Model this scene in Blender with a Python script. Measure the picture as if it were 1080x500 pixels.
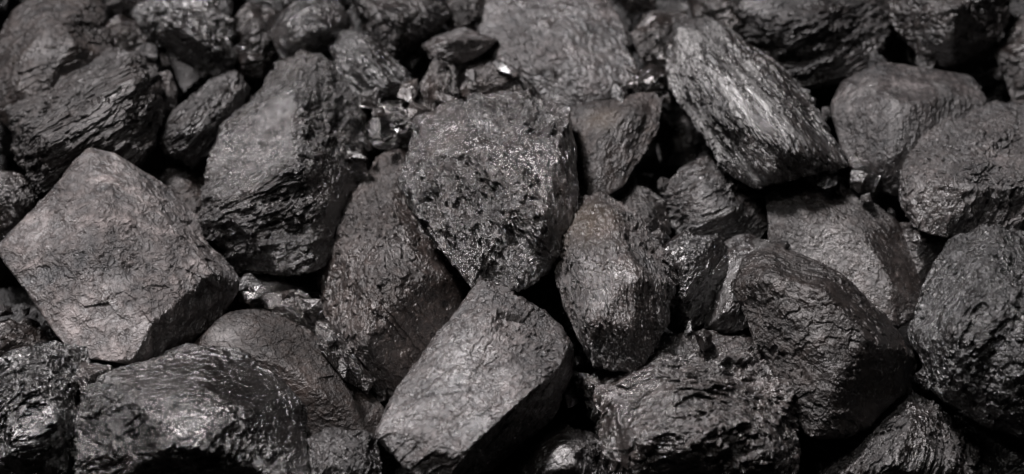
import bpy, bmesh, math, random
import numpy as np
from mathutils import Vector, Matrix

C = bpy.context
scene = C.scene
for o in list(bpy.data.objects):
    bpy.data.objects.remove(o)

# ------------------------------------------------------------------ camera
THETA = math.radians(38)         # tilt away from straight down
DIST = 0.90
LENS = 80.0
cam_d = bpy.data.cameras.new("camera")
cam = bpy.data.objects.new("camera", cam_d)
scene.collection.objects.link(cam)
cam.location = (0, -DIST * math.sin(THETA), DIST * math.cos(THETA))
cam.rotation_euler = (THETA, 0, 0)
cam_d.lens = LENS
cam_d.sensor_width = 36
cam_d.clip_start = 0.01
cam_d.clip_end = 50
cam_d.dof.use_dof = True
cam_d.dof.focus_distance = 0.842
cam_d.dof.aperture_fstop = 8.0
cam_d.dof.aperture_blades = 7
scene.camera = cam
scene.render.resolution_x = 1024
scene.render.resolution_y = 474

# ------------------------------------------------------------------ light
world = bpy.data.worlds.new("World")
scene.world = world
world.use_nodes = True
bg = world.node_tree.nodes["Background"]
bg.inputs[0].default_value = (0.75, 0.85, 1.0, 1)
bg.inputs[1].default_value = 0.002

def area(name, loc, target, size, size_y, power, col):
    l = bpy.data.lights.new(name, 'AREA')
    l.shape = 'RECTANGLE'
    l.size = size
    l.size_y = size_y
    l.energy = power
    l.color = col
    o = bpy.data.objects.new(name, l)
    scene.collection.objects.link(o)
    o.location = loc
    d = Vector(target) - Vector(loc)
    o.rotation_euler = d.to_track_quat('-Z', 'Y').to_euler()
    return o

area("key_softbox", (-0.70, 0.92, 1.62), (0, 0.0, 0), 0.34, 0.26, 64, (1.0, 0.957, 0.972))
area("overhead_softbox", (-0.30, 0.05, 1.25), (0, 0, 0), 0.20, 0.16, 3, (1.0, 0.97, 0.95))

scene.view_settings.view_transform = 'Standard'
scene.view_settings.look = 'None'
scene.view_settings.exposure = 0.0
scene.view_settings.gamma = 1.0

# ------------------------------------------------------------------ numpy noise
rng0 = np.random.RandomState(11)
PERM = rng0.permutation(256).astype(np.int32)
PERM = np.concatenate([PERM, PERM, PERM])
G3 = rng0.normal(size=(256, 3)).astype(np.float32)
G3 /= np.linalg.norm(G3, axis=1)[:, None]
RND = rng0.rand(256, 8).astype(np.float32)

def _h(ix, iy, iz):
    return PERM[PERM[PERM[ix & 255] + (iy & 255)] + (iz & 255)]

def perlin(p):
    pi = np.floor(p).astype(np.int32)
    f = p - pi
    u = f * f * f * (f * (f * 6 - 15) + 10)
    ix, iy, iz = pi[:, 0], pi[:, 1], pi[:, 2]
    r = []
    for dx in (0, 1):
        for dy in (0, 1):
            for dz in (0, 1):
                g = G3[_h(ix + dx, iy + dy, iz + dz)]
                r.append((g[:, 0] * (f[:, 0] - dx) + g[:, 1] * (f[:, 1] - dy) + g[:, 2] * (f[:, 2] - dz)))
    x0 = r[0] + u[:, 2] * (r[1] - r[0]); x1 = r[2] + u[:, 2] * (r[3] - r[2])
    x2 = r[4] + u[:, 2] * (r[5] - r[4]); x3 = r[6] + u[:, 2] * (r[7] - r[6])
    y0 = x0 + u[:, 1] * (x1 - x0); y1 = x2 + u[:, 1] * (x3 - x2)
    return y0 + u[:, 0] * (y1 - y0)

def fbm(p, octv, rough=0.5):
    s = np.zeros(len(p), np.float32); a = 1.0; q = p
    for i in range(octv):
        s += a * perlin(q); a *= rough; q = q * 2.03 + 17.3
    return s

def ridged(p, octv, rough=0.5):
    s = np.zeros(len(p), np.float32); a = 1.0; q = p
    for i in range(octv):
        s += a * (0.5 - np.abs(perlin(q)) * 1.6); a *= rough; q = q * 2.07 + 9.1
    return s

def scallops(p, lev=0.0):
    """conchoidal breaks: shallow bowls that meet in sharp ridges; lev adds a step between bowls"""
    pi = np.floor(p - .5).astype(np.int32)
    best = np.full(len(p), 1e9, np.float32); val = np.zeros(len(p), np.float32)
    for dx in (0, 1):
        for dy in (0, 1):
            for dz in (0, 1):
                c = pi + np.array([dx, dy, dz], np.int32)
                j = RND[_h(c[:, 0], c[:, 1], c[:, 2])]
                d = p - c - (.12 + .76 * j[:, :3])
                dd = (d * d).sum(1) + .35 * j[:, 3]
                m = dd < best
                if lev:
                    g = G3[(_h(c[:, 0], c[:, 1], c[:, 2]) * 7 + 3) & 255]
                    val = np.where(m, j[:, 4] - .5 + 1.7 * (g * d).sum(1), val)
                best = np.where(m, dd, best)
    return (best - .35) + lev * val if lev else best - .35

_base = {}
def base_sphere(n):
    if n not in _base:
        bm = bmesh.new()
        bmesh.ops.create_icosphere(bm, subdivisions=n, radius=1.0)
        v = np.array([x.co[:] for x in bm.verts], np.float32)
        f = np.array([[w.index for w in x.verts] for x in bm.faces], np.int32)
        bm.free()
        _base[n] = (v, f)
    return _base[n]

# ------------------------------------------------------------------ place by sight lines
CAM = np.array(cam.location[:])
RX = np.array([1.0, 0, 0]); UY = np.array([0, math.cos(THETA), math.sin(THETA)])
FW = np.array([0, math.sin(THETA), -math.cos(THETA)])
def place(x, y, t):
    """point of the heap on the sight line of photo position x, y; t = centimetres above the heap's mean level (z = 0) on that line"""
    a = (x - 540) / 1080 * 36 / LENS
    b = (250 - y) / 1080 * 36 / LENS
    d = FW + a * RX + b * UY
    d /= np.linalg.norm(d)
    s = -CAM[2] / d[2]
    return CAM + d * (s - t * 0.01)

# ------------------------------------------------------------------ materials
def nd(nt, typ, **kw):
    n = nt.nodes.new(typ)
    for k, v in kw.items():
        setattr(n, k, v)
    return n

def coal_material(seed, lum, warm, gloss, strat, sdir, bump, veins, streak=0, stain=None):
    r = random.Random(seed)
    fs = r.uniform(.72, 1.45)
    lum = lum ** 2.1
    m = bpy.data.materials.new("coal")
    m.use_nodes = True
    nt = m.node_tree
    L = nt.links.new
    bs = nt.nodes["Principled BSDF"]
    tc = nd(nt, 'ShaderNodeTexCoord')
    mp = nd(nt, 'ShaderNodeMapping')
    mp.inputs['Location'].default_value = (r.uniform(-40, 40), r.uniform(-40, 40), r.uniform(-40, 40))
    mp.inputs['Scale'].default_value = (100, 100, 100)      # object space in centimetres
    L(tc.outputs['Object'], mp.inputs['Vector'])
    # bedding coordinates: squeezed along the lump's own bedding axis
    q = Vector(sdir).to_track_quat('Z', 'Y').inverted().to_euler()
    rot = nd(nt, 'ShaderNodeMapping'); rot.inputs['Rotation'].default_value = q[:]
    L(mp.outputs[0], rot.inputs['Vector'])
    sq = nd(nt, 'ShaderNodeMapping'); sq.inputs['Scale'].default_value = (fs * (1 - .35 * strat ** 2), fs, (1.0 + 1.5 * strat ** 2) * fs)
    L(rot.outputs[0], sq.inputs['Vector'])

    def noise(vec, scale, detail, rough, dist=0.0):
        n = nd(nt, 'ShaderNodeTexNoise')
        n.inputs['Scale'].default_value = scale; n.inputs['Detail'].default_value = detail
        n.inputs['Roughness'].default_value = rough; n.inputs['Distortion'].default_value = dist
        L(vec, n.inputs['Vector']); return n.outputs['Fac']
    def math_(op, a, b=None, c=None):
        n = nd(nt, 'ShaderNodeMath', operation=op)
        for i, x in enumerate((a, b, c)):
            if x is None: continue
            if isinstance(x, (int, float)): n.inputs[i].default_value = x
            else: L(x, n.inputs[i])
        return n.outputs[0]
    def mr(a, f0, f1, t0, t1):
        n = nd(nt, 'ShaderNodeMapRange'); L(a, n.inputs[0])
        for i, x in enumerate((f0, f1, t0, t1)): n.inputs[i + 1].default_value = x
        return n.outputs[0]
    def vor(vec, scale, feat='F1', outp='Distance'):
        n = nd(nt, 'ShaderNodeTexVoronoi', feature=feat)
        n.inputs['Scale'].default_value = scale
        L(vec, n.inputs['Vector']); return n.outputs[outp]
    # warped coordinates so that cell edges are not straight
    wn = nd(nt, 'ShaderNodeTexNoise'); wn.inputs['Scale'].default_value = 2.2; wn.inputs['Detail'].default_value = 5
    L(sq.outputs[0], wn.inputs['Vector'])
    wa = nd(nt, 'ShaderNodeVectorMath', operation='MULTIPLY_ADD')
    L(wn.outputs['Color'], wa.inputs[0]); wa.inputs[1].default_value = (0.5, 0.5, 0.5); L(sq.outputs[0], wa.inputs[2])
    W = wa.outputs[0]

    big = noise(mp.outputs[0], 0.55, 4, 0.55, 0.4)
    med = noise(W, 2.6, 7, 0.55)
    fine = noise(W, 9.0, 6, 0.7)
    grain = noise(mp.outputs[0], 26.0, 4, 0.7)
    def bowls(vec, scale):
        """conchoidal bowls with sharp rims"""
        v = vor(vec, scale)
        return math_('MULTIPLY', v, v)
    f1 = bowls(W, 2.2); f2 = bowls(W, 5.5); f3 = bowls(W, 12.0)
    patch = mr(noise(mp.outputs[0], 1.1, 3, 0.5), 0.40, 0.60, 0.25, 1.0)
    hgt = math_('MULTIPLY', med, 0.55)
    hgt = math_('MULTIPLY_ADD', f1, 0.16, hgt)
    hgt = math_('MULTIPLY_ADD', math_('MULTIPLY', f2, patch), 0.17, hgt)
    hgt = math_('MULTIPLY_ADD', math_('MULTIPLY', f3, patch), 0.10, hgt)
    fa = nd(nt, 'ShaderNodeAttribute', attribute_name='break_roughness')
    hgt = math_('MULTIPLY', hgt, math_('MULTIPLY_ADD', fa.outputs['Fac'], 0.85, 0.20))
    if gloss > .5:      # glassy coal breaks into tiny tilted mirrors
        def flakes(scale):
            v = nd(nt, 'ShaderNodeTexVoronoi', feature='F1'); v.inputs['Scale'].default_value = scale
            L(W, v.inputs['Vector'])
            pos = nd(nt, 'ShaderNodeVectorMath', operation='SUBTRACT'); L(W, pos.inputs[0]); L(v.outputs['Position'], pos.inputs[1])
            cc = nd(nt, 'ShaderNodeVectorMath', operation='SUBTRACT'); L(v.outputs['Color'], cc.inputs[0]); cc.inputs[1].default_value = (.5, .5, .5)
            dt = nd(nt, 'ShaderNodeVectorMath', operation='DOT_PRODUCT'); L(pos.outputs[0], dt.inputs[0]); L(cc.outputs[0], dt.inputs[1])
            return dt.outputs['Value']
        gz = math_('MULTIPLY', patch, (gloss - .4) * 1.3)
        hgt = math_('MULTIPLY_ADD', math_('MULTIPLY', flakes(3.2), gz), 0.55, hgt)
        hgt = math_('MULTIPLY_ADD', math_('MULTIPLY', flakes(7.5), gz), 0.40, hgt)
    hgt = math_('MULTIPLY_ADD', fine, 0.06, hgt)
    hgt = math_('MULTIPLY_ADD', grain, 0.012, hgt)
    bp = nd(nt, 'ShaderNodeBump'); bp.inputs['Strength'].default_value = min(1.0, 0.9 * bump)
    bp.inputs['Distance'].default_value = 0.0046 * bump / fs ** .7
    L(hgt, bp.inputs['Height']); L(bp.outputs[0], bs.inputs['Normal'])

    # colour: blue-black bright coal and brown-grey dull coal in bands and patches
    t1 = (0.0032, 0.0032, 0.0034); 
    wv = warm
    t2 = (0.0125 * (1 + .36 * wv), 0.0110 * (1 + .05 * wv), 0.0106 * (1 - .12 * wv))
    dust = (0.046 * (1 + .34 * wv), 0.041 * (1 + .06 * wv), 0.040 * (1 - .10 * wv))
    cr = nd(nt, 'ShaderNodeValToRGB')
    mixf = math_('MULTIPLY_ADD', med, 0.55, math_('MULTIPLY', big, 0.5))
    L(mixf, cr.inputs[0])
    e = cr.color_ramp.elements
    e[0].position = 0.36; e[0].color = [x * lum for x in t1] + [1]
    e[1].position = 0.56; e[1].color = [x * lum for x in t2] + [1]
    x = e.new(0.72); x.color = [v * lum for v in dust] + [1]
    # rusty mineral films, only a faint share
    rust = mr(noise(mp.outputs[0], 0.9, 5, 0.6, 0.8), 0.60, 0.74, 0.0, 0.55 * veins)
    mx = nd(nt, 'ShaderNodeMix', data_type='RGBA')
    L(rust, mx.inputs[0]); L(cr.outputs[0], mx.inputs[6]); mx.inputs[7].default_value = (0.060 * lum, 0.044 * lum, 0.032 * lum, 1)
    colr = mx.outputs[2]
    if streak:      # pale fibrous mineral bands that run along the bedding
        sm = nd(nt, 'ShaderNodeMapping'); sm.inputs['Scale'].default_value = (.17, .75, .85)
        L(rot.outputs[0], sm.inputs['Vector'])
        k1 = mr(noise(sm.outputs[0], 1.3, 6, 0.6, 0.3), 0.50, 0.60, 0.0, streak)
        k1 = math_('MULTIPLY', k1, mr(med, 0.36, 0.52, 0.25, 1.0))
        m2 = nd(nt, 'ShaderNodeMix', data_type='RGBA'); L(k1, m2.inputs[0]); L(colr, m2.inputs[6]); m2.inputs[7].default_value = (.25, .245, .24, 1)
        colr = m2.outputs[2]
    if stain:       # one tan weathered patch
        ds = nd(nt, 'ShaderNodeVectorMath', operation='DISTANCE'); L(tc.outputs['Object'], ds.inputs[0])
        ds.inputs[1].default_value = [v * .01 for v in stain[0]]
        dd = math_('ADD', math_('MULTIPLY', ds.outputs['Value'], 100 / stain[1]), math_('MULTIPLY', med, 1.2))
        k2 = mr(dd, 1.0, 1.8, 0.38, 0.0)
        m3 = nd(nt, 'ShaderNodeMix', data_type='RGBA'); L(k2, m3.inputs[0]); L(colr, m3.inputs[6]); m3.inputs[7].default_value = (.105, .078, .052, 1)
        colr = m3.outputs[2]
    L(colr, bs.inputs['Base Color'])
    r_out = nd(nt, 'ShaderNodeMath', operation='MULTIPLY'); L(mr(fa.outputs['Fac'], 0.15, 1.0, 0.68, 1.12), r_out.inputs[1]); L(r_out.outputs[0], bs.inputs['Roughness'])
    ro = math_('MULTIPLY_ADD', noise(W, 1.6, 6, 0.65), 0.7, math_('MULTIPLY', grain, 0.3))
    L(mr(ro, 0.42, 0.56, 0.38 - 0.25 * gloss, 0.58 - 0.30 * gloss), r_out.inputs[0])
    bs.inputs['Specular IOR Level'].default_value = 0.6 + 0.4 * gloss
    bs.inputs['IOR'].default_value = 1.50 + .36 * gloss
    bs.inputs['Specular Tint'].default_value = (1.0, 1 - .06 * warm, 1 - .09 * warm, 1)
    return m

# ------------------------------------------------------------------ a lump of coal
ROCKS = []
MATS = {}
def rock(label, t0, thick, outline, front=(), name='coal_lump', cat='coal lump', lum=1.0, warm=0.5, gloss=0.5,
         strat=0.4, sang=30, amp=1.0, bump=1.0, sharp=22, veins=0.3, group='coal lumps heaped in the pile', lvl=None, chip=1.0, tilt=None, cuts=1, terr=1.0, streak=0.0, stain=None):
    """outline: photo x, y [, lift in cm]; front: x, y, lift in cm of ridge points nearer the camera; thick: body depth in cm"""
    ROCKS.append(dict(locals()))

def build(i, k):
    seed = 100 + i
    rs = np.random.RandomState(seed)
    ol = [(p[0], p[1], p[2] if len(p) > 2 else 0.0) for p in k['outline']]
    t0, th = k['t0'] * 1.35 - .6, k['thick']
    cx = sum(p[0] for p in ol) / len(ol); cy = sum(p[1] for p in ol) / len(ol)
    if k['tilt'] is None:
        k['tilt'] = (rs.uniform(-.7, .7), rs.uniform(-1.2, .2))
    tx, ty = k['tilt']            # centimetres of lift per 100 photo pixels, rightwards and downwards
    def P(x, y, t):
        return place(x, y, t + tx * (x - cx) * .01 + ty * (y - cy) * .01)
    pts = [P(x, y, t0 + l) for x, y, l in ol]
    pts += [P(x, y, t0 + l * 2.3) for x, y, l in k['front']]
    for x, y, l in ol:
        pts.append(P(cx + (x - cx) * .97, cy + (y - cy) * .97, t0 + min(l, 0) - th * .30))
        j = rs.uniform(.5, .72)
        pts.append(P(cx + (x - cx) * j, cy + (y - cy) * j, t0 - th * rs.uniform(.85, 1.05)))
    pts = np.array(pts)
    c = pts.mean(0)
    bm = bmesh.new()
    for p in (pts - c) * 100: bm.verts.new(p)
    bmesh.ops.convex_hull(bm, input=bm.verts[:])
    bm.normal_update()
    pl = []
    for f in sorted(bm.faces, key=lambda f: -f.calc_area()):
        n = np.array(f.normal[:]); d = float(n @ np.array(f.verts[0].co[:]))
        if d < 0: n, d = -n, -d
        if f.calc_area() < 1e-4 or d < .02: continue
        if all((n @ q[0]) < .985 for q in pl): pl.append((n, d))
    bm.free()
    # broken corners: planes that shave the hull a little, mostly on the side that faces out of the heap
    hv = (pts - c) * 100
    up = -FW * .6 + np.array([0, 0, .8])
    for _ in range(k['cuts']):
        n = rs.normal(size=3) + up * .9; n /= np.linalg.norm(n)
        sup = float((hv @ n).max())
        if all((n @ q[0]) < .95 for q in pl): pl.append((n, sup * rs.uniform(.80, .94)))
    # small shaved facets along the edges and corners
    for _ in range(3):
        n = rs.normal(size=3) + up * .5; n /= np.linalg.norm(n)
        sup = float((hv @ n).max())
        if all((n @ q[0]) < .97 for q in pl): pl.append((n, sup * rs.uniform(.95, .985)))
    N = np.array([q[0] for q in pl], np.float32); D = np.array([q[1] for q in pl], np.float32)
    cov = np.cov(((pts - c) * 100).T); w, V = np.linalg.eigh(cov)
    ax = np.sqrt(np.maximum(w, w.max() * .12)); ax /= ax.max()
    size_px = math.sqrt((max(p[0] for p in ol) - min(p[0] for p in ol)) * (max(p[1] for p in ol) - min(p[1] for p in ol)))
    lvl = k['lvl'] or (8 if size_px > 125 else 7 if size_px > 38 else 6)
    sv, sf = base_sphere(lvl)
    toc = ((CAM - c) / np.linalg.norm(CAM - c)) @ V        # more of the mesh on the side turned to the viewer's half of the world
    d = ((sv + .35 * toc) * ax) @ V.T
    d /= np.linalg.norm(d, axis=1)[:, None]
    d = d.astype(np.float32)
    a = np.maximum((d @ N.T) / D, 1e-6)
    sp = k['sharp'] * 2.8
    am = a.max(1)
    r = 1.0 / (am * ((a / am[:, None]) ** sp).sum(1) ** (1.0 / sp))
    r = np.minimum(r, np.linalg.norm((pts - c) * 100, axis=1).max())
    p = d * r[:, None]
    # every break face has its own roughness
    wgt = (a / am[:, None]) ** 30; wgt /= wgt.sum(1)[:, None]
    fr = rs.choice([.15, .3, .5, .8, 1.1, 1.3], len(pl)).astype(np.float32)
    face = wgt @ fr
    S = float(np.clip(r.mean() / 3.0, .12, 1.4))       # size relative to a 6 cm lump
    A = k['amp'] * .78
    # bedding axis lies in the picture plane at angle sang, leaning a little into depth
    sa = math.radians(k['sang'])
    w3 = RX * -math.sin(sa) + UY * math.cos(sa) - FW * .25
    w3 /= np.linalg.norm(w3)
    e1 = RX * math.cos(sa) + UY * math.sin(sa); e1 -= w3 * (e1 @ w3); e1 /= np.linalg.norm(e1); e2 = np.cross(w3, e1)
    B = np.stack([e1, e2, w3]).T.astype(np.float32)
    off = rs.uniform(-60, 60, 3).astype(np.float32)
    q = (p @ B) / S ** .6 + off
    st = k['strat']
    # warp so that breaks are not straight
    wq = q + .16 * np.stack([perlin(q * .9 + 5), perlin(q * .9 + 31), perlin(q * .9 + 77)], 1)
    qs = wq * np.array([.6, 1, 1 + 1.3 * st], np.float32)
    disp = .20 * fbm(q * .33, 3) * A
    ch = k['chip']
    g1 = np.clip(.6 + 1.5 * perlin(q * .45 + 50), .2, 1.1) * (.35 + .65 * face)
    g2 = np.clip(.5 + 2.0 * perlin(q * .6 + 12), .15, 1.1) * face
    face = np.clip(face * (1 + 1.2 * perlin(q * .7 + 33)), .05, 1.4)
    def terrace(x, w):
        f0 = np.floor(x); t = np.clip((x - f0 - .5) / w + .5, 0, 1)
        return f0 + t * t * (3 - 2 * t)
    zc = qs[:, 2] - qs[:, 2].mean()
    disp += k['terr'] * A * (.3 + .7 * face) * .17 * (terrace(4.0 * fbm(qs * .40 + 7, 5, .6) + .35 * zc, .16) - .35 * zc)
    disp += k['terr'] * A * face * .05 * terrace(5.0 * fbm(qs * 1.0 + 27, 4, .6), .3)
    disp += ch * A * (.13 * g1 * scallops(qs * .42, .22) + .17 * g2 * scallops(qs * 1.05 + 9, .50))
    disp += A * st * .09 * ridged(wq * np.array([.30, .5, 2.2], np.float32), 3, .55)
    disp += A * (.03 + .05 * face) * fbm(qs * 1.5 + 3, 4, .58)
    if lvl >= 7:
        disp += ch * A * .045 * face * np.clip(.5 + 2 * perlin(q * 1.1 + 80), .1, 1.1) * scallops(qs * 2.4 + 21, .55)
    if lvl >= 8:
        disp += ch * A * .015 * (.3 + face) * scallops(qs * 5.0 + 41, .35)
    p = p + d * (disp * S + .05 * S)[:, None]
    me = bpy.data.meshes.new(k['name'])
    nv, nf = len(p), len(sf)
    me.vertices.add(nv); me.loops.add(nf * 3); me.polygons.add(nf)
    me.vertices.foreach_set('co', (p * .01).astype(np.float32).ravel())
    me.loops.foreach_set('vertex_index', sf.ravel())
    me.polygons.foreach_set('loop_start', np.arange(0, nf * 3, 3, dtype=np.int32))
    me.polygons.foreach_set('use_smooth', np.ones(nf, bool))
    me.update(calc_edges=True)
    at = me.attributes.new('break_roughness', 'FLOAT', 'POINT')
    at.data.foreach_set('value', np.ascontiguousarray(face, np.float32))
    o = bpy.data.objects.new(k['name'], me)
    scene.collection.objects.link(o)
    o.location = c
    o['label'] = k['label']; o['category'] = k['cat']; o['group'] = k['group']
    key = seed if i < 200 else '%s%d' % (k['name'], i % 6)          # the hidden lumps and crumbs share seven kinds of coal
    if key not in MATS:
        MATS[key] = coal_material(seed, k['lum'], k['warm'], k['gloss'], st, tuple(w3), k['bump'] * (1 if S > .35 else .7), k['veins'], k['streak'],
            None if not k['stain'] else (tuple((place(k['stain'][0], k['stain'][1], t0 + .5) - c) * 100), k['stain'][2]))
    me.materials.append(MATS[key])
    return o

# ------------------------------------------------------------------ ground under the heap
def ground():
    n = 260
    me = bpy.data.meshes.new('ground')
    bm = bmesh.new()
    bmesh.ops.create_grid(bm, x_segments=n, y_segments=n, size=1.5)
    co = np.array([v.co[:] for v in bm.verts], np.float32)
    h = fbm(co * 5 + .37, 4)
    for f in bm.faces: f.smooth = True
    for v, z in zip(bm.verts, h): v.co.z = -0.075 + .012 * float(z)
    bm.to_mesh(me); bm.free()
    o = bpy.data.objects.new('ground', me); scene.collection.objects.link(o)
    o['kind'] = 'structure'
    me.materials.append(coal_material(5, .6, .4, 0, 0, (0, 0, 1), 1.6, 0))
ground()

#ROCKDATA
exec_rocks = True
# ---- large lumps of the front and middle
rock('largest dull lump at the far left, colour paled for the light on its square flat face', 2.6, 5.5,
     [(0,260,.2),(50,205,.3),(97,158,.3),(124,165,.1),(150,200,.2),(188,248,.2),(207,292,.2),(184,325,.4),(136,384,.6),(92,376,.6),(60,355,.5),(28,308,.3),
      (175,205,-1.6),(215,245,-2.2),(252,300,-2.4),(228,342,-2.2),(160,386,-1.0)], [(100,270,.7),(120,210,.5)],
     tilt=(0.1, -0.15), cuts=0, lum=2.45, warm=.12, veins=0, gloss=.45, strat=0, sang=-50, amp=.55, bump=1.25, sharp=34, chip=1.7, terr=.35)  # base colour raised to carry brightness due to facing and sheen
rock('dark lump with slanting bedding lines wedged above the square pale lump', 1.6, 4.5,
     [(8,118,-.6),(62,82,-1.2),(118,52,-1),(150,60,-.6),(166,80,-.3),(169,130,0),(150,172,0),(120,186,0),(42,196,0),(18,158,0)],
     [(88,118,1.0),(145,80,1.0),(55,150,1.0),(125,140,.9)],
     tilt=(0.2, -0.6), cuts=3, lum=1.0, warm=.4, gloss=.42, strat=1.0, sang=32, amp=.8, sharp=26)
rock('blurred pale rounded lump in the top left corner of the heap', .2, 5.5,
     [(-12,120),(-8,50),(14,14),(46,-12),(100,-14),(110,30),(128,58),(95,100),(40,150)], [(60,40,1.4),(30,80,1.0)],
     tilt=(0, -0.1), lum=1.3, terr=.5, warm=.35, gloss=.1, strat=.1, sang=20, amp=.9)
rock('narrow pointed lump like a diamond left of the pyramid-shaped lump', 1.0, 3.4,
     [(166,147),(184,118),(220,88),(250,74),(262,92),(242,135),(202,174),(176,158)], [(215,112,.8),(196,140,.8),(240,100,.5)],
     lum=1.1, gloss=.5, strat=.8, sang=42, amp=.8, warm=.2)
rock('big pyramid-shaped lump with a cracked crest and a lit lower face', 2.4, 6.0,
     [(212,240,-.2),(218,185,-.4),(240,135,-.8),(285,88,-.8),(322,54,-.6),(350,68,-1.5),(378,98,-2.4),(390,130,-2.8),(385,180,-2.6),(362,235,-1.6),(335,284,-.9),(295,294,-.3),(240,284,-.3),(214,258,-.2)],
     [(316,84,.4),(314,165,.9),(312,205,1.0),(240,225,.35),(345,215,.1),(285,262,.5)],
     tilt=(0, -0.3), cuts=2, lum=1.1, warm=.25, gloss=.7, bump=1.3, chip=1.4, strat=.55, sang=20, amp=.75, sharp=26)
rock('tall brown-black lump leaning behind the central lump, wide worn face', 1.0, 5.0,
     [(434,150,-.6),(402,162,-.3),(372,200,0),(352,255,.2),(338,308,.2),(340,352,0),(362,392,0),(402,422,0),(430,414,0),(462,372,0),(500,302,0),(482,250,0),(455,190,-.4)],
     [(415,200,.6),(400,290,1.2),(385,360,1.0),(445,290,.9)],
     tilt=(0.3, -0.5), cuts=3, lum=1.3, warm=.55, gloss=.4, strat=.2, sang=-60, amp=.75, bump=1.0, sharp=24)
rock('central lump with pale top face and glittering broken front', 4.0, 6.0,
     [(432,166,-.5),(445,130,-1),(474,110,-1.4),(520,101,-1.6),(565,104,-1.5),(598,112,-1.0),(604,150,-.4),(608,200,-.2),(600,242,-.2),(577,286,-.3),(546,304,-.3),(508,298,-.3),(478,272,-.3),(450,238,-.4),(436,208,-.4)],
     [(458,165,.5),(515,160,.95),(590,148,.45),(572,225,.75),(500,235,.6)],
     tilt=(0, -0.3), lum=1.7, warm=.15, gloss=1.0, strat=.35, sang=-65, amp=.9, bump=1.3, sharp=32, chip=1.6, terr=1.0)
rock('flat brown triangular slab just right of the glittering central lump', 1.4, 3.0,
     [(600,112),(650,104),(690,98),(697,112),(691,136),(670,172),(647,203),(625,216),(606,214)], [(640,140,.4),(665,120,.4)],
     tilt=(0, -0.3), cuts=0, lum=1.5, warm=.35, gloss=.2, strat=.3, sang=60, amp=.55, sharp=34, veins=.5, stain=(636,128,.8))
rock('wide blurred grey lump at the top centre of the heap', .2, 5.5,
     [(500,20),(515,-14),(630,-16),(655,25),(670,78),(655,96),(605,110),(560,106),(535,88),(515,55)], [(590,30,.4),(610,75,.4),(550,70,.4)],
     tilt=(0, -0.1), lum=2.1, terr=.5, warm=.0, veins=0, gloss=.5, strat=.4, sang=-50, amp=.8)
rock('long lump with pale fibrous streaks leaning at upper right', 2.4, 5.0,
     [(702,55,-.3),(714,27,-.5),(745,18,-.8),(775,36,-1),(805,62,-1),(842,95,-.8),(872,140,-.4),(888,172,-.2),(862,182,0),(802,197,0),(778,182,0),(754,142,0),(728,112,0),(708,88,0)],
     [(735,60,1.0),(770,105,1.3),(815,130,1.2),(835,160,.8),(760,50,.5)],
     tilt=(0.4, -0.3), lum=1.15, warm=.15, gloss=.62, strat=.9, sang=-55, amp=.9, sharp=24, chip=1.0, streak=1.0)
rock('upright lump with rusty rim and black glassy nick below, in the centre', 3.6, 5.0,
     [(580,264,-.4),(588,240,-.6),(602,214,-.8),(632,206,-1),(668,226,-.9),(700,264,-.8),(713,296,-.5),(706,332,-.3),(688,372,-.2),(672,392,-.2),(626,386,-.2),(604,345,-.3),(590,308,-.4)],
     [(608,262,.5),(655,240,.5),(622,335,.7),(668,345,.6),(672,290,.9)],
     tilt=(-0.2, -0.2), lum=1.8, warm=.2, gloss=.6, strat=.75, sang=-72, amp=.8, bump=1.1, sharp=30, veins=.4, stain=(600,238,2.0))
rock('pale wedge-shaped lump standing at the bottom centre with one shadowed side', 4.2, 6.5,
     [(398,458,.0),(412,428,.0),(438,388,-.2),(470,342,-.4),(504,296,-.6),(536,303,-.9),(592,344,-1),(602,368,-1.2),(600,400,-2.4),(580,440,-3.0),(520,494,-2.6),(472,505,-.2),(430,497,.0)],
     [(512,330,.25),(597,366,-.1),(573,402,.25),(543,427,.35),(512,454,.4),(482,480,.35),(445,455,.35)],
     tilt=(0, 0), cuts=0, lum=2.1, warm=.1, veins=.1, gloss=.55, strat=.35, sang=40, amp=.7, chip=1.5, terr=.6, bump=1.05, sharp=32)
rock('broad angular lump with stepped top at the bottom, right of centre', 3.0, 6.0,
     [(622,402,-.8),(660,372,-1.4),(705,360,-1.4),(752,354,-1.4),(800,357,-1.2),(826,398,-.8),(842,440,-.4),(848,482,0),(830,515,0),(660,518,0),(640,475,0),(630,440,-.4)],
     [(700,400,.6),(775,395,.4),(690,470,1.2),(790,450,1.0),(740,430,1.3)],
     tilt=(0, -0.5), lum=1.45, warm=.3, gloss=.8, strat=.1, sang=15, amp=.95, bump=1.1, sharp=24, chip=1.5, terr=1.2)
rock('dark brown boulder-like lump right of centre with its underside black', 3.6, 6.0,
     [(774,302,-.2),(785,274,-.8),(816,261,-1.2),(852,272,-1.3),(892,292,-1.2),(936,330,-1.2),(963,376,-1.4),(956,405,-1.6),(930,436,-1.4),(888,462,-1),(858,460,-.8),(830,410,-.6),(802,352,-.4),(786,326,-.2)],
     [(815,290,.55),(868,308,.7),(915,355,.5),(880,400,.3),(800,312,.3)],
     tilt=(0.1, -0.75), cuts=2, lum=1.0, warm=.5, gloss=.25, strat=0, sang=-35, amp=.6, bump=1.05, terr=1.0, chip=1.3, sharp=26)
rock('big egg-shaped glossy lump at the right edge of the heap', 3.4, 7.0,
     [(961,352),(974,310),(1000,266),(1045,241),(1090,252),(1140,300),(1140,410),(1090,468),(1050,452),(1015,425),(980,398)], [(1040,290,1.6),(1020,350,1.5),(1080,380,1.6),(1090,310,1.6)],
     tilt=(-0.35, -0.6), lum=1.0, warm=.05, gloss=.72, strat=.1, sang=60, amp=.7, bump=1.15, sharp=12)
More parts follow.
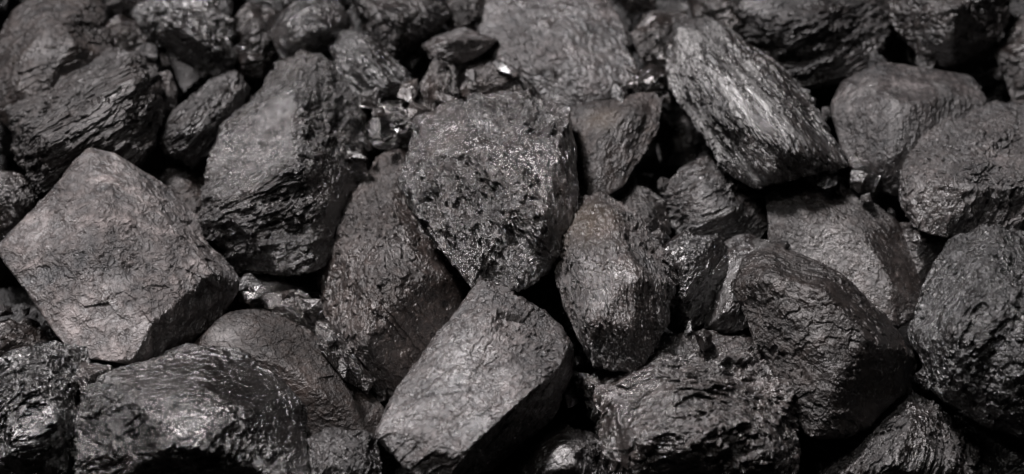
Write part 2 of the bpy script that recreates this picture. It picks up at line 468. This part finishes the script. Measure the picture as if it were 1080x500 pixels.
rock('grey wrinkled lump at the right edge with a straight dark underside', 2.4, 5.0,
     [(949,178),(966,150,-.5),(1008,122,-1),(1050,111,-1.2),(1120,108,-1),(1130,235,0),(1060,238,0),(1000,243,0),(966,238,0),(951,214)], [(975,195,.5),(1020,200,.7),(1100,195,.8)],
     tilt=(0, -0.1), lum=1.65, warm=.15, gloss=.55, strat=.35, sang=70, amp=.7, sharp=22)
rock('pale blurred lump with a ribbed face between two dark gaps, upper right', .8, 4.5,
     [(876,112),(888,86),(930,66),(985,75),(1020,79),(1040,104),(1030,130),(985,165),(948,204),(918,192),(886,152)], [(915,110,.9),(960,110,1.0),(940,160,.8),(1005,100,.5)],
     tilt=(0, -0.05), lum=2.0, terr=.3, streak=.3, warm=0, veins=0, gloss=.3, strat=.4, sang=75, amp=.6, sharp=26)
rock('rounded lump cut by the top edge near the right corner', .4, 5,
     [(930,-14),(1070,-20),(1062,20),(1042,50),(1006,70),(975,62),(948,32)], [(1000,10,1.5),(1000,40,1)],
     tilt=(0, -0.5), lum=1.2, warm=.2, gloss=.5, strat=.3, sang=10, amp=.9, sharp=14)
rock('blurred slab with long slanting ridges at the top, right of the streaked lump', .2, 4.5,
     [(778,8),(800,-14),(915,-16),(935,15),(922,58),(882,86),(850,88),(815,60)], [(850,20,1),(870,55,.8),(820,25,.8)],
     tilt=(0, -1), lum=1.1, terr=1.4, warm=.15, gloss=.42, strat=1.0, sang=22, amp=1.0)
rock('flat brown-grey lump with tiny pebbles on its top rim, right of centre', .9, 4.5,
     [(808,206),(832,197),(900,200),(946,234),(972,298),(976,326),(935,352),(880,320),(812,262)], [(850,222,.3),(915,250,.4),(940,310,.3)],
     tilt=(-0.1, -0.6), lum=1.15, warm=.4, gloss=.36, strat=.2, sang=-40, amp=.5, cuts=0, terr=.5, sharp=28)
rock('layered grey lump in the dark hollow under the streaked lump', .4, 3.6,
     [(698,200),(718,178),(745,166),(778,176),(802,202),(812,236),(790,262),(740,262),(712,250)], [(745,195,.8),(770,220,.8),(735,235,.6)],
     tilt=(0, -0.7), lum=1.3, streak=.35, warm=.15, gloss=.5, strat=1.0, sang=25, amp=.95)
rock('dark lump tucked against the right flank of the upright rusty-rimmed lump', 1.6, 3.6,
     [(690,266),(720,248),(758,252),(765,280),(748,330),(722,352),(700,335)], [(725,285,.9),(735,310,.6)],
     tilt=(0.3, -1), lum=.95, warm=.2, gloss=.85, strat=.4, sang=40, amp=1.3)
rock('grey rough-faced lump peeping out left of the dark brown boulder-like lump', 1.2, 3.8,
     [(752,262),(790,248),(826,258),(822,300),(795,340),(772,352),(742,348),(748,300)], [(785,275,.6),(768,325,.6)],
     tilt=(0, -0.1), lum=1.4, streak=.4, warm=.15, gloss=.45, strat=.3, sang=60, amp=1.1, chip=1.6)
# ---- bottom edge
rock('black glassy lump in the bottom left corner', 3.0, 5.5,
     [(-20,400),(12,370,-.4),(58,361,-.8),(88,374,-.8),(92,410,-.4),(84,450,0),(78,520,0),(-20,520,0)], [(30,400,.9),(60,440,1),(20,460,1.2)],
     tilt=(0.2, -1.2), lum=.4, warm=.25, gloss=.9, strat=.2, sang=30, amp=.95, bump=1.1, chip=1.6)
rock('long rough black lump along the bottom, left of centre', 3.8, 6.5,
     [(80,432,-.3),(98,398,-.6),(150,381,-1),(200,367,-1.2),(250,374,-1.2),(292,396,-1),(312,422,-.6),(324,462,-.2),(330,520,0),(95,520,0)], [(140,420,.9),(210,405,.7),(270,430,.8),(200,465,1.5)],
     tilt=(0, -1.1), lum=.7, warm=.35, gloss=.95, strat=.2, sang=18, amp=.75, bump=1.1, chip=1.3, sharp=18)
rock('smooth dull brown lump half hidden behind the long rough black lump', 1.0, 5.0,
     [(200,364),(238,330),(276,324),(322,346),(362,396),(404,438),(394,468),(330,480),(290,440)], [(290,365,.3),(340,420,.3)],
     tilt=(-0.2, -1.3), cuts=2, lum=1.05, warm=.7, gloss=0, strat=0, sang=-30, amp=.55, chip=1.2, terr=.4, bump=.9)
rock('small grey lump cut by the bottom edge beside the long black lump', 3.0, 4,
     [(322,464),(345,454),(390,460),(402,490),(398,520),(325,520)], [(352,480,.5),(378,478,.5)],
     tilt=(0, -0.3), lum=1.15, warm=.15, gloss=.55, strat=.4, sang=70, amp=.8)
rock('dark rounded lump cut by the bottom edge beside the pale wedge-shaped lump', 2.0, 4.5,
     [(542,500),(560,468),(596,450),(628,462),(644,500),(640,530),(545,530)], [(595,480,1)],
     tilt=(0, -1), lum=.85, warm=.3, gloss=.5, strat=.3, sang=30, amp=.7, sharp=12)
rock('brown-black lump rising from the bottom edge between boulder-like and egg-shaped lumps', 0.8, 6,
     [(862,505),(900,462),(958,418),(990,432),(1022,470),(1052,515),(1040,540),(870,540)], [(962,445,1.0),(940,490,1.2),(1000,490,.8)],
     tilt=(0, -1.3), lum=.95, warm=.4, gloss=.55, strat=.5, sang=60, amp=.9)
rock('jagged lump deep in shadow behind and below the egg-shaped lump', .6, 4,
     [(1010,440),(1050,430),(1110,450),(1120,520),(1050,530)], [(1070,480,.8)],
     lum=.7, warm=.2, gloss=.5, amp=.9)
# ---- upper left and centre cluster
rock('lumpy glossy piece with knobbly surface near the top left', .6, 4.2,
     [(138,12),(165,-8),(222,-6),(244,38),(248,64),(224,78),(180,56),(152,38)], [(180,20,1),(215,45,.9)],
     tilt=(0, -0.3), lum=1.05, warm=.15, gloss=.8, strat=.2, sang=20, amp=1.6, chip=1.5, sharp=14)
rock('knobbly dark nugget between the blurred corner lump and the glossy knobbly piece', .3, 2.5,
     [(106,26),(126,16),(148,28),(154,46),(140,56),(118,52)], [(130,34,.5)], lum=.85, gloss=.6, amp=1.3)
rock('small dark piece cut by the top edge, left of the glossy knobbly piece', .0, 2.5,
     [(112,-12),(150,-14),(146,10),(128,16),(112,8)], [(128,0,.4)], lum=.9, gloss=.5)
rock('dark lump in the gap right of the glossy knobbly piece', -.2, 4,
     [(244,30),(262,6),(292,12),(300,50),(276,78),(252,78)], [(270,35,.8)], lum=.85, gloss=.5, amp=1.2, strat=.5)
rock('little dark stub squeezed between the bedded lump and the diamond-shaped lump', .4, 2.2,
     [(162,78),(178,76),(186,100),(184,130),(170,136),(162,100)], [(174,105,.4)], lum=1.1, gloss=.4, amp=.8)
rock('rounded glittering lump near the top, above the pyramid-shaped lump', .9, 4,
     [(287,36),(298,12),(324,-4),(356,-4),(368,18),(362,48),(330,58),(300,64)], [(325,22,1),(345,30,.8)],
     lum=1.15, warm=.1, gloss=.8, strat=.3, sang=30, amp=1.1, sharp=14)
rock('oblong lump with shiny streaks lying right of the pyramid-shaped lump crest', 1.0, 3.6,
     [(346,48),(362,34),(388,38),(422,74),(442,94),(432,110),(394,118),(366,92)], [(385,62,.8),(410,88,.7)],
     lum=1.05, warm=.1, gloss=.75, strat=.8, sang=-40, amp=.9)
rock('dark angular lump at the top edge, left of the wide blurred grey lump', .2, 4.5,
     [(368,-12),(460,-14),(474,16),(440,50),(414,66),(394,50),(378,16)], [(415,15,1),(420,40,.8)],
     lum=1.0, warm=.3, gloss=.45, strat=.5, sang=-30, amp=1.1)
rock('dark piece at the top edge touching the wide blurred grey lump', -.1, 3.5,
     [(462,10),(482,-14),(522,-10),(518,30),(500,36),(478,34)], [(495,8,.7)], lum=1.0, gloss=.4, amp=1)
rock('small pale wedge lying flat, pointing right, near the top centre', .9, 2.4,
     [(446,48),(470,34),(490,29),(526,42),(510,56),(484,66),(456,60)], [(480,42,.5)],
     lum=1.45, warm=.1, gloss=.45, strat=.5, sang=10, amp=.9, sharp=30)
rock('thin upright splinter above the left shoulder of the central lump', 1.4, 2.4,
     [(443,95),(458,62),(476,72),(483,100),(470,124),(452,136)], [(462,90,.5)], lum=1.15, gloss=.6, strat=.7, sang=70, amp=1.0)
rock('small shiny crumpled piece above the top of the central lump', 1.2, 2.2,
     [(482,96),(494,76),(520,70),(548,78),(550,100),(520,110),(494,106)], [(508,85,.4),(530,90,.4)],
     name='coal_fragment', cat='coal fragment', lum=1.3, gloss=.6, amp=1.6, chip=1.6)
rock('cracked black cube-like piece in the gap between pyramid-shaped and central lumps', 1.2, 3,
     [(387,135),(394,112),(430,108),(457,114),(450,142),(416,156),(394,152)], [(415,122,.5),(430,135,.5)],
     lum=.8, gloss=.95, strat=.7, sang=5, amp=1.4, chip=1.7)
rock('rough piece under the small pale wedge, beside the upright splinter', -.1, 3,
     [(474,62),(500,54),(535,60),(540,86),(505,96),(480,86)], [(505,72,.4)], lum=.9, gloss=.5, amp=1.2)
rock('dark lump in shadow at the top, beside the tip of the streaked lump', .4, 3,
     [(668,34),(688,14),(724,12),(722,44),(706,72),(680,64)], [(695,35,.7)], lum=.9, gloss=.6, amp=1.2, strat=.3)
rock('little grey piece cut by the top edge right of the wide blurred grey lump', .2, 2,
     [(644,-8),(692,-10),(688,10),(664,13)], [(668,0,.4)], lum=1.1, gloss=.5)
rock('small black shiny piece between the wide blurred grey lump and the brown slab', .9, 2,
     [(662,88),(686,68),(702,78),(703,96),(680,102)], [(688,82,.4)], name='coal_fragment', cat='coal fragment', lum=.8, gloss=.95, amp=1.4)
rock('dark piece jammed under the tip of the brown triangular slab', .5, 2.6,
     [(650,212),(670,196),(702,214),(708,246),(686,262),(660,236)], [(680,222,.5)], lum=.8, gloss=.5, strat=.8, sang=-40, amp=.9)
rock('dim lump at the bottom of the black hollow left of the streaked lump', -2.0, 3,
     [(690,120),(728,112),(756,146),(742,176),(700,172)], [(722,142,.5)], lum=.8, gloss=.4)
rock('dark piece at the top edge between two blurred lumps, upper right', -.6, 3.5,
     [(722,-12),(790,-14),(798,30),(770,40),(735,18)], [(760,8,.6)], lum=.9, gloss=.5, amp=1.1)
rock('small glassy black piece under the ribbed pale lump, beside the streaked lump tip', 1.2, 2.4,
     [(892,172),(904,160),(920,166),(926,184),(918,204),(898,200)], [(908,180,.4)], name='coal_fragment', cat='coal fragment', lum=.8, gloss=1.0, amp=1.5, chip=1.6)
rock('tiny round pebble on the flat brown-grey lump, the left one of the pair', 1.5, .7,
     [(842,206),(850,201),(862,206),(862,216),(849,218)], [(852,208,.25)], name='coal_fragment', cat='coal fragment', lum=.9, gloss=.7, amp=.8)
rock('tiny pebble on the rim of the flat brown-grey lump, nearer the glassy piece', 1.3, .6,
     [(876,198),(886,194),(894,199),(892,208),(880,208)], [(885,201,.25)], name='coal_fragment', cat='coal fragment', lum=.8, gloss=.7, amp=.8)
rock('dull lump in the gap under the wrinkled lump at the right edge', .6, 4,
     [(942,236),(1006,240),(1024,256),(1000,290),(966,298)], [(980,256,.5)], lum=1.0, warm=.4, gloss=.35)
rock('dark lump cut by the right edge, above the wrinkled lump', -.3, 4,
     [(1052,50),(1080,20),(1110,30),(1110,108),(1070,108)], [(1085,70,.7)], lum=.9, gloss=.4)
rock('tiny upright chip sitting on top of the broad angular lump', 3.4, .9,
     [(733,352),(742,346),(751,352),(751,364),(742,371),(736,362)], [(743,357,.3)], name='coal_fragment', cat='coal fragment', lum=.9, gloss=.8, amp=.9)
rock('shiny wedge between the two black lumps at bottom left', 3.2, 2.5,
     [(72,398),(82,380),(116,388),(110,412),(88,424)], [(95,396,.5)], name='coal_fragment', cat='coal fragment', lum=1.1, gloss=1.0, strat=.8, sang=-20, amp=1.1)
rock('shiny broken piece between the square pale lump and the dull brown lump', 1.2, 2.6,
     [(262,318),(290,306),(318,312),(338,334),(346,362),(318,348),(284,336)], [(308,324,.4)], lum=.95, gloss=.95, strat=.3, sang=-35, amp=1.4, chip=1.5)
rock('narrow shiny splinter along the lower left foot of the tall brown-black lump', 1.4, 2.2,
     [(336,340),(352,346),(372,372),(396,402),(388,414),(360,396),(340,368)], [(362,378,.4)], name='coal_fragment', cat='coal fragment', lum=1.1, gloss=.9, strat=.6, sang=-45, amp=1.2)
rock('dark lump cut by the left edge above the square pale lump', .0, 4,
     [(-24,196),(0,178),(26,186),(40,206),(26,244),(-10,262)], [(10,210,.7)], lum=.85, gloss=.5)
rock('dull lump cut by the left edge below the square pale lump', .4, 4,
     [(-22,350),(10,340),(44,350),(60,372),(20,388),(-20,390)], [(15,358,.4)], lum=.95, warm=.8, gloss=.2, bump=.7)
rock('shadowed slanting lump between the square pale lump and the pyramid-shaped lump', -.4, 4,
     [(160,180),(198,172),(222,200),(232,260),(226,290),(190,250)], [(200,215,.6)], lum=1.0, warm=.5, gloss=.3, amp=.9)
rock('black shiny chunk under the foot of the pyramid-shaped lump', .2, 3,
     [(240,290),(282,286),(332,296),(346,312),(300,322),(256,318)], [(295,300,.4)], lum=.75, gloss=.9, strat=.6, sang=-20, amp=1.2)

for i, k in enumerate(ROCKS):
    build(i, k)

# ---- deeper lumps that close the heap under the visible ones
rr = random.Random(4)
deep = 0
protos = []
DEEP = 'coal lump coloured darker for the shade deep in a gap between larger lumps'
ROCKS2 = []
for gy in range(5):
    for gx in range(11):
        x = -30 + gx * 114 + rr.uniform(-22, 22) + (gy % 2) * 50
        y = -20 + gy * 130 + rr.uniform(-20, 20)
        rad = rr.uniform(58, 82)
        n = 7
        ol = []
        for a in range(n):
            an = a / n * 2 * math.pi + rr.uniform(-.25, .25)
            ra = rad * rr.uniform(.75, 1.1)
            ol.append((x + ra * math.cos(an), y + ra * math.sin(an) * .85))
        n0 = len(ROCKS)
        rock(DEEP, -3.6 + rr.uniform(-.5, .5), 3.2, ol, [(x + rr.uniform(-20, 20), y + rr.uniform(-20, 20), 1.0)],
             lum=.55, warm=rr.random() * .6, gloss=.3, strat=rr.random(), sang=rr.uniform(-90, 90), lvl=6,  # low base colour paints in the shade that blackens the gaps
             group='coal lumps deep in the gaps')
        build(200 + gx + 11 * gy, ROCKS[n0])
# ---- crumbs and splinters caught in the gaps
def inside(x, y, ol, f=.97):
    cx = sum(p[0] for p in ol) / len(ol); cy = sum(p[1] for p in ol) / len(ol)
    pp = [(cx + (p[0] - cx) * f, cy + (p[1] - cy) * f) for p in ol]
    c = False
    for a in range(len(pp)):
        (x1, y1), (x2, y2) = pp[a], pp[a - 1]
        if (y1 > y) != (y2 > y) and x < (x2 - x1) * (y - y1) / (y2 - y1) + x1: c = not c
    return c
VIS = [k for k in ROCKS if k['label'] != DEEP]
made = 0
for _ in range(4000):
    x, y = rr.uniform(0, 1080), rr.uniform(0, 500)
    if any(inside(x, y, k['outline']) for k in VIS): continue
    rad = rr.uniform(5, 15); n = 6
    el = rr.uniform(.5, 1); ro = rr.uniform(0, 3.1)
    ol = []
    for a in range(n):
        an = a / n * 2 * math.pi + rr.uniform(-.3, .3); ra = rad * rr.uniform(.7, 1.15)
        u, v = ra * math.cos(an), ra * el * math.sin(an)
        ol.append((x + u * math.cos(ro) - v * math.sin(ro), y + u * math.sin(ro) + v * math.cos(ro)))
    n0 = len(ROCKS)
    rock('crumb of coal caught in a dark gap between larger lumps', rr.uniform(-1.2, .8), rad / 22, ol, [(x, y, .15)], name='coal_crumb', cat='coal crumb',
         lum=rr.uniform(.7, 1.2), warm=rr.random() * .6, gloss=rr.uniform(.3, .65), strat=rr.random() * .6, sang=rr.uniform(-90, 90), lvl=6, amp=1.3, bump=1.6,
         tilt=(rr.uniform(-3, 3), rr.uniform(-3, 2)), cuts=3, group='coal crumbs in the gaps')
    build(400 + made, ROCKS[n0])
    made += 1
    if made >= 90: break
SHARDS = [(400,120),(424,130),(441,118),(409,146),(466,72),(498,84),(515,95),(529,70),(470,106),(455,128),(560,98),(702,62),(712,46),
          (655,98),(668,76),(270,62),(252,52),(128,60),(330,322),(350,360),(302,312),(362,386),(906,192),(914,210),(690,250),(726,346),(700,240),
          (970,250),(386,152),(374,166),(236,300),(262,300),(480,292),(600,420),(612,404),(628,436),(860,180),(872,190),(430,96),(390,104)]
for q, (x, y) in enumerate(SHARDS):
    rad = rr.uniform(7, 15); n = 5
    el = rr.uniform(.4, .9); ro = rr.uniform(0, 3.1)
    ol = []
    for a in range(n):
        an = a / n * 2 * math.pi + rr.uniform(-.4, .4); ra = rad * rr.uniform(.7, 1.2)
        u, v = ra * math.cos(an), ra * el * math.sin(an)
        ol.append((x + u * math.cos(ro) - v * math.sin(ro), y + u * math.sin(ro) + v * math.cos(ro)))
    n0 = len(ROCKS)
    rock('small sharp shard of coal wedged between larger lumps', rr.uniform(1.5, 2.3), rad / 18, ol, [(x + rr.uniform(-4, 4), y + rr.uniform(-4, 4), .12)],
         name='coal_shard', cat='coal shard', lum=rr.uniform(.8, 1.3), warm=rr.random() * .4, gloss=rr.uniform(.5, .75), strat=rr.random() * .5,
         sang=rr.uniform(-90, 90), lvl=6, tilt=(rr.uniform(-3, 3), rr.uniform(-3, 2)), cuts=1, sharp=40, group='coal shards between the lumps')
    build(600 + q, ROCKS[n0])
print('verts', sum(len(o.data.vertices) for o in bpy.data.objects if o.type == 'MESH'))
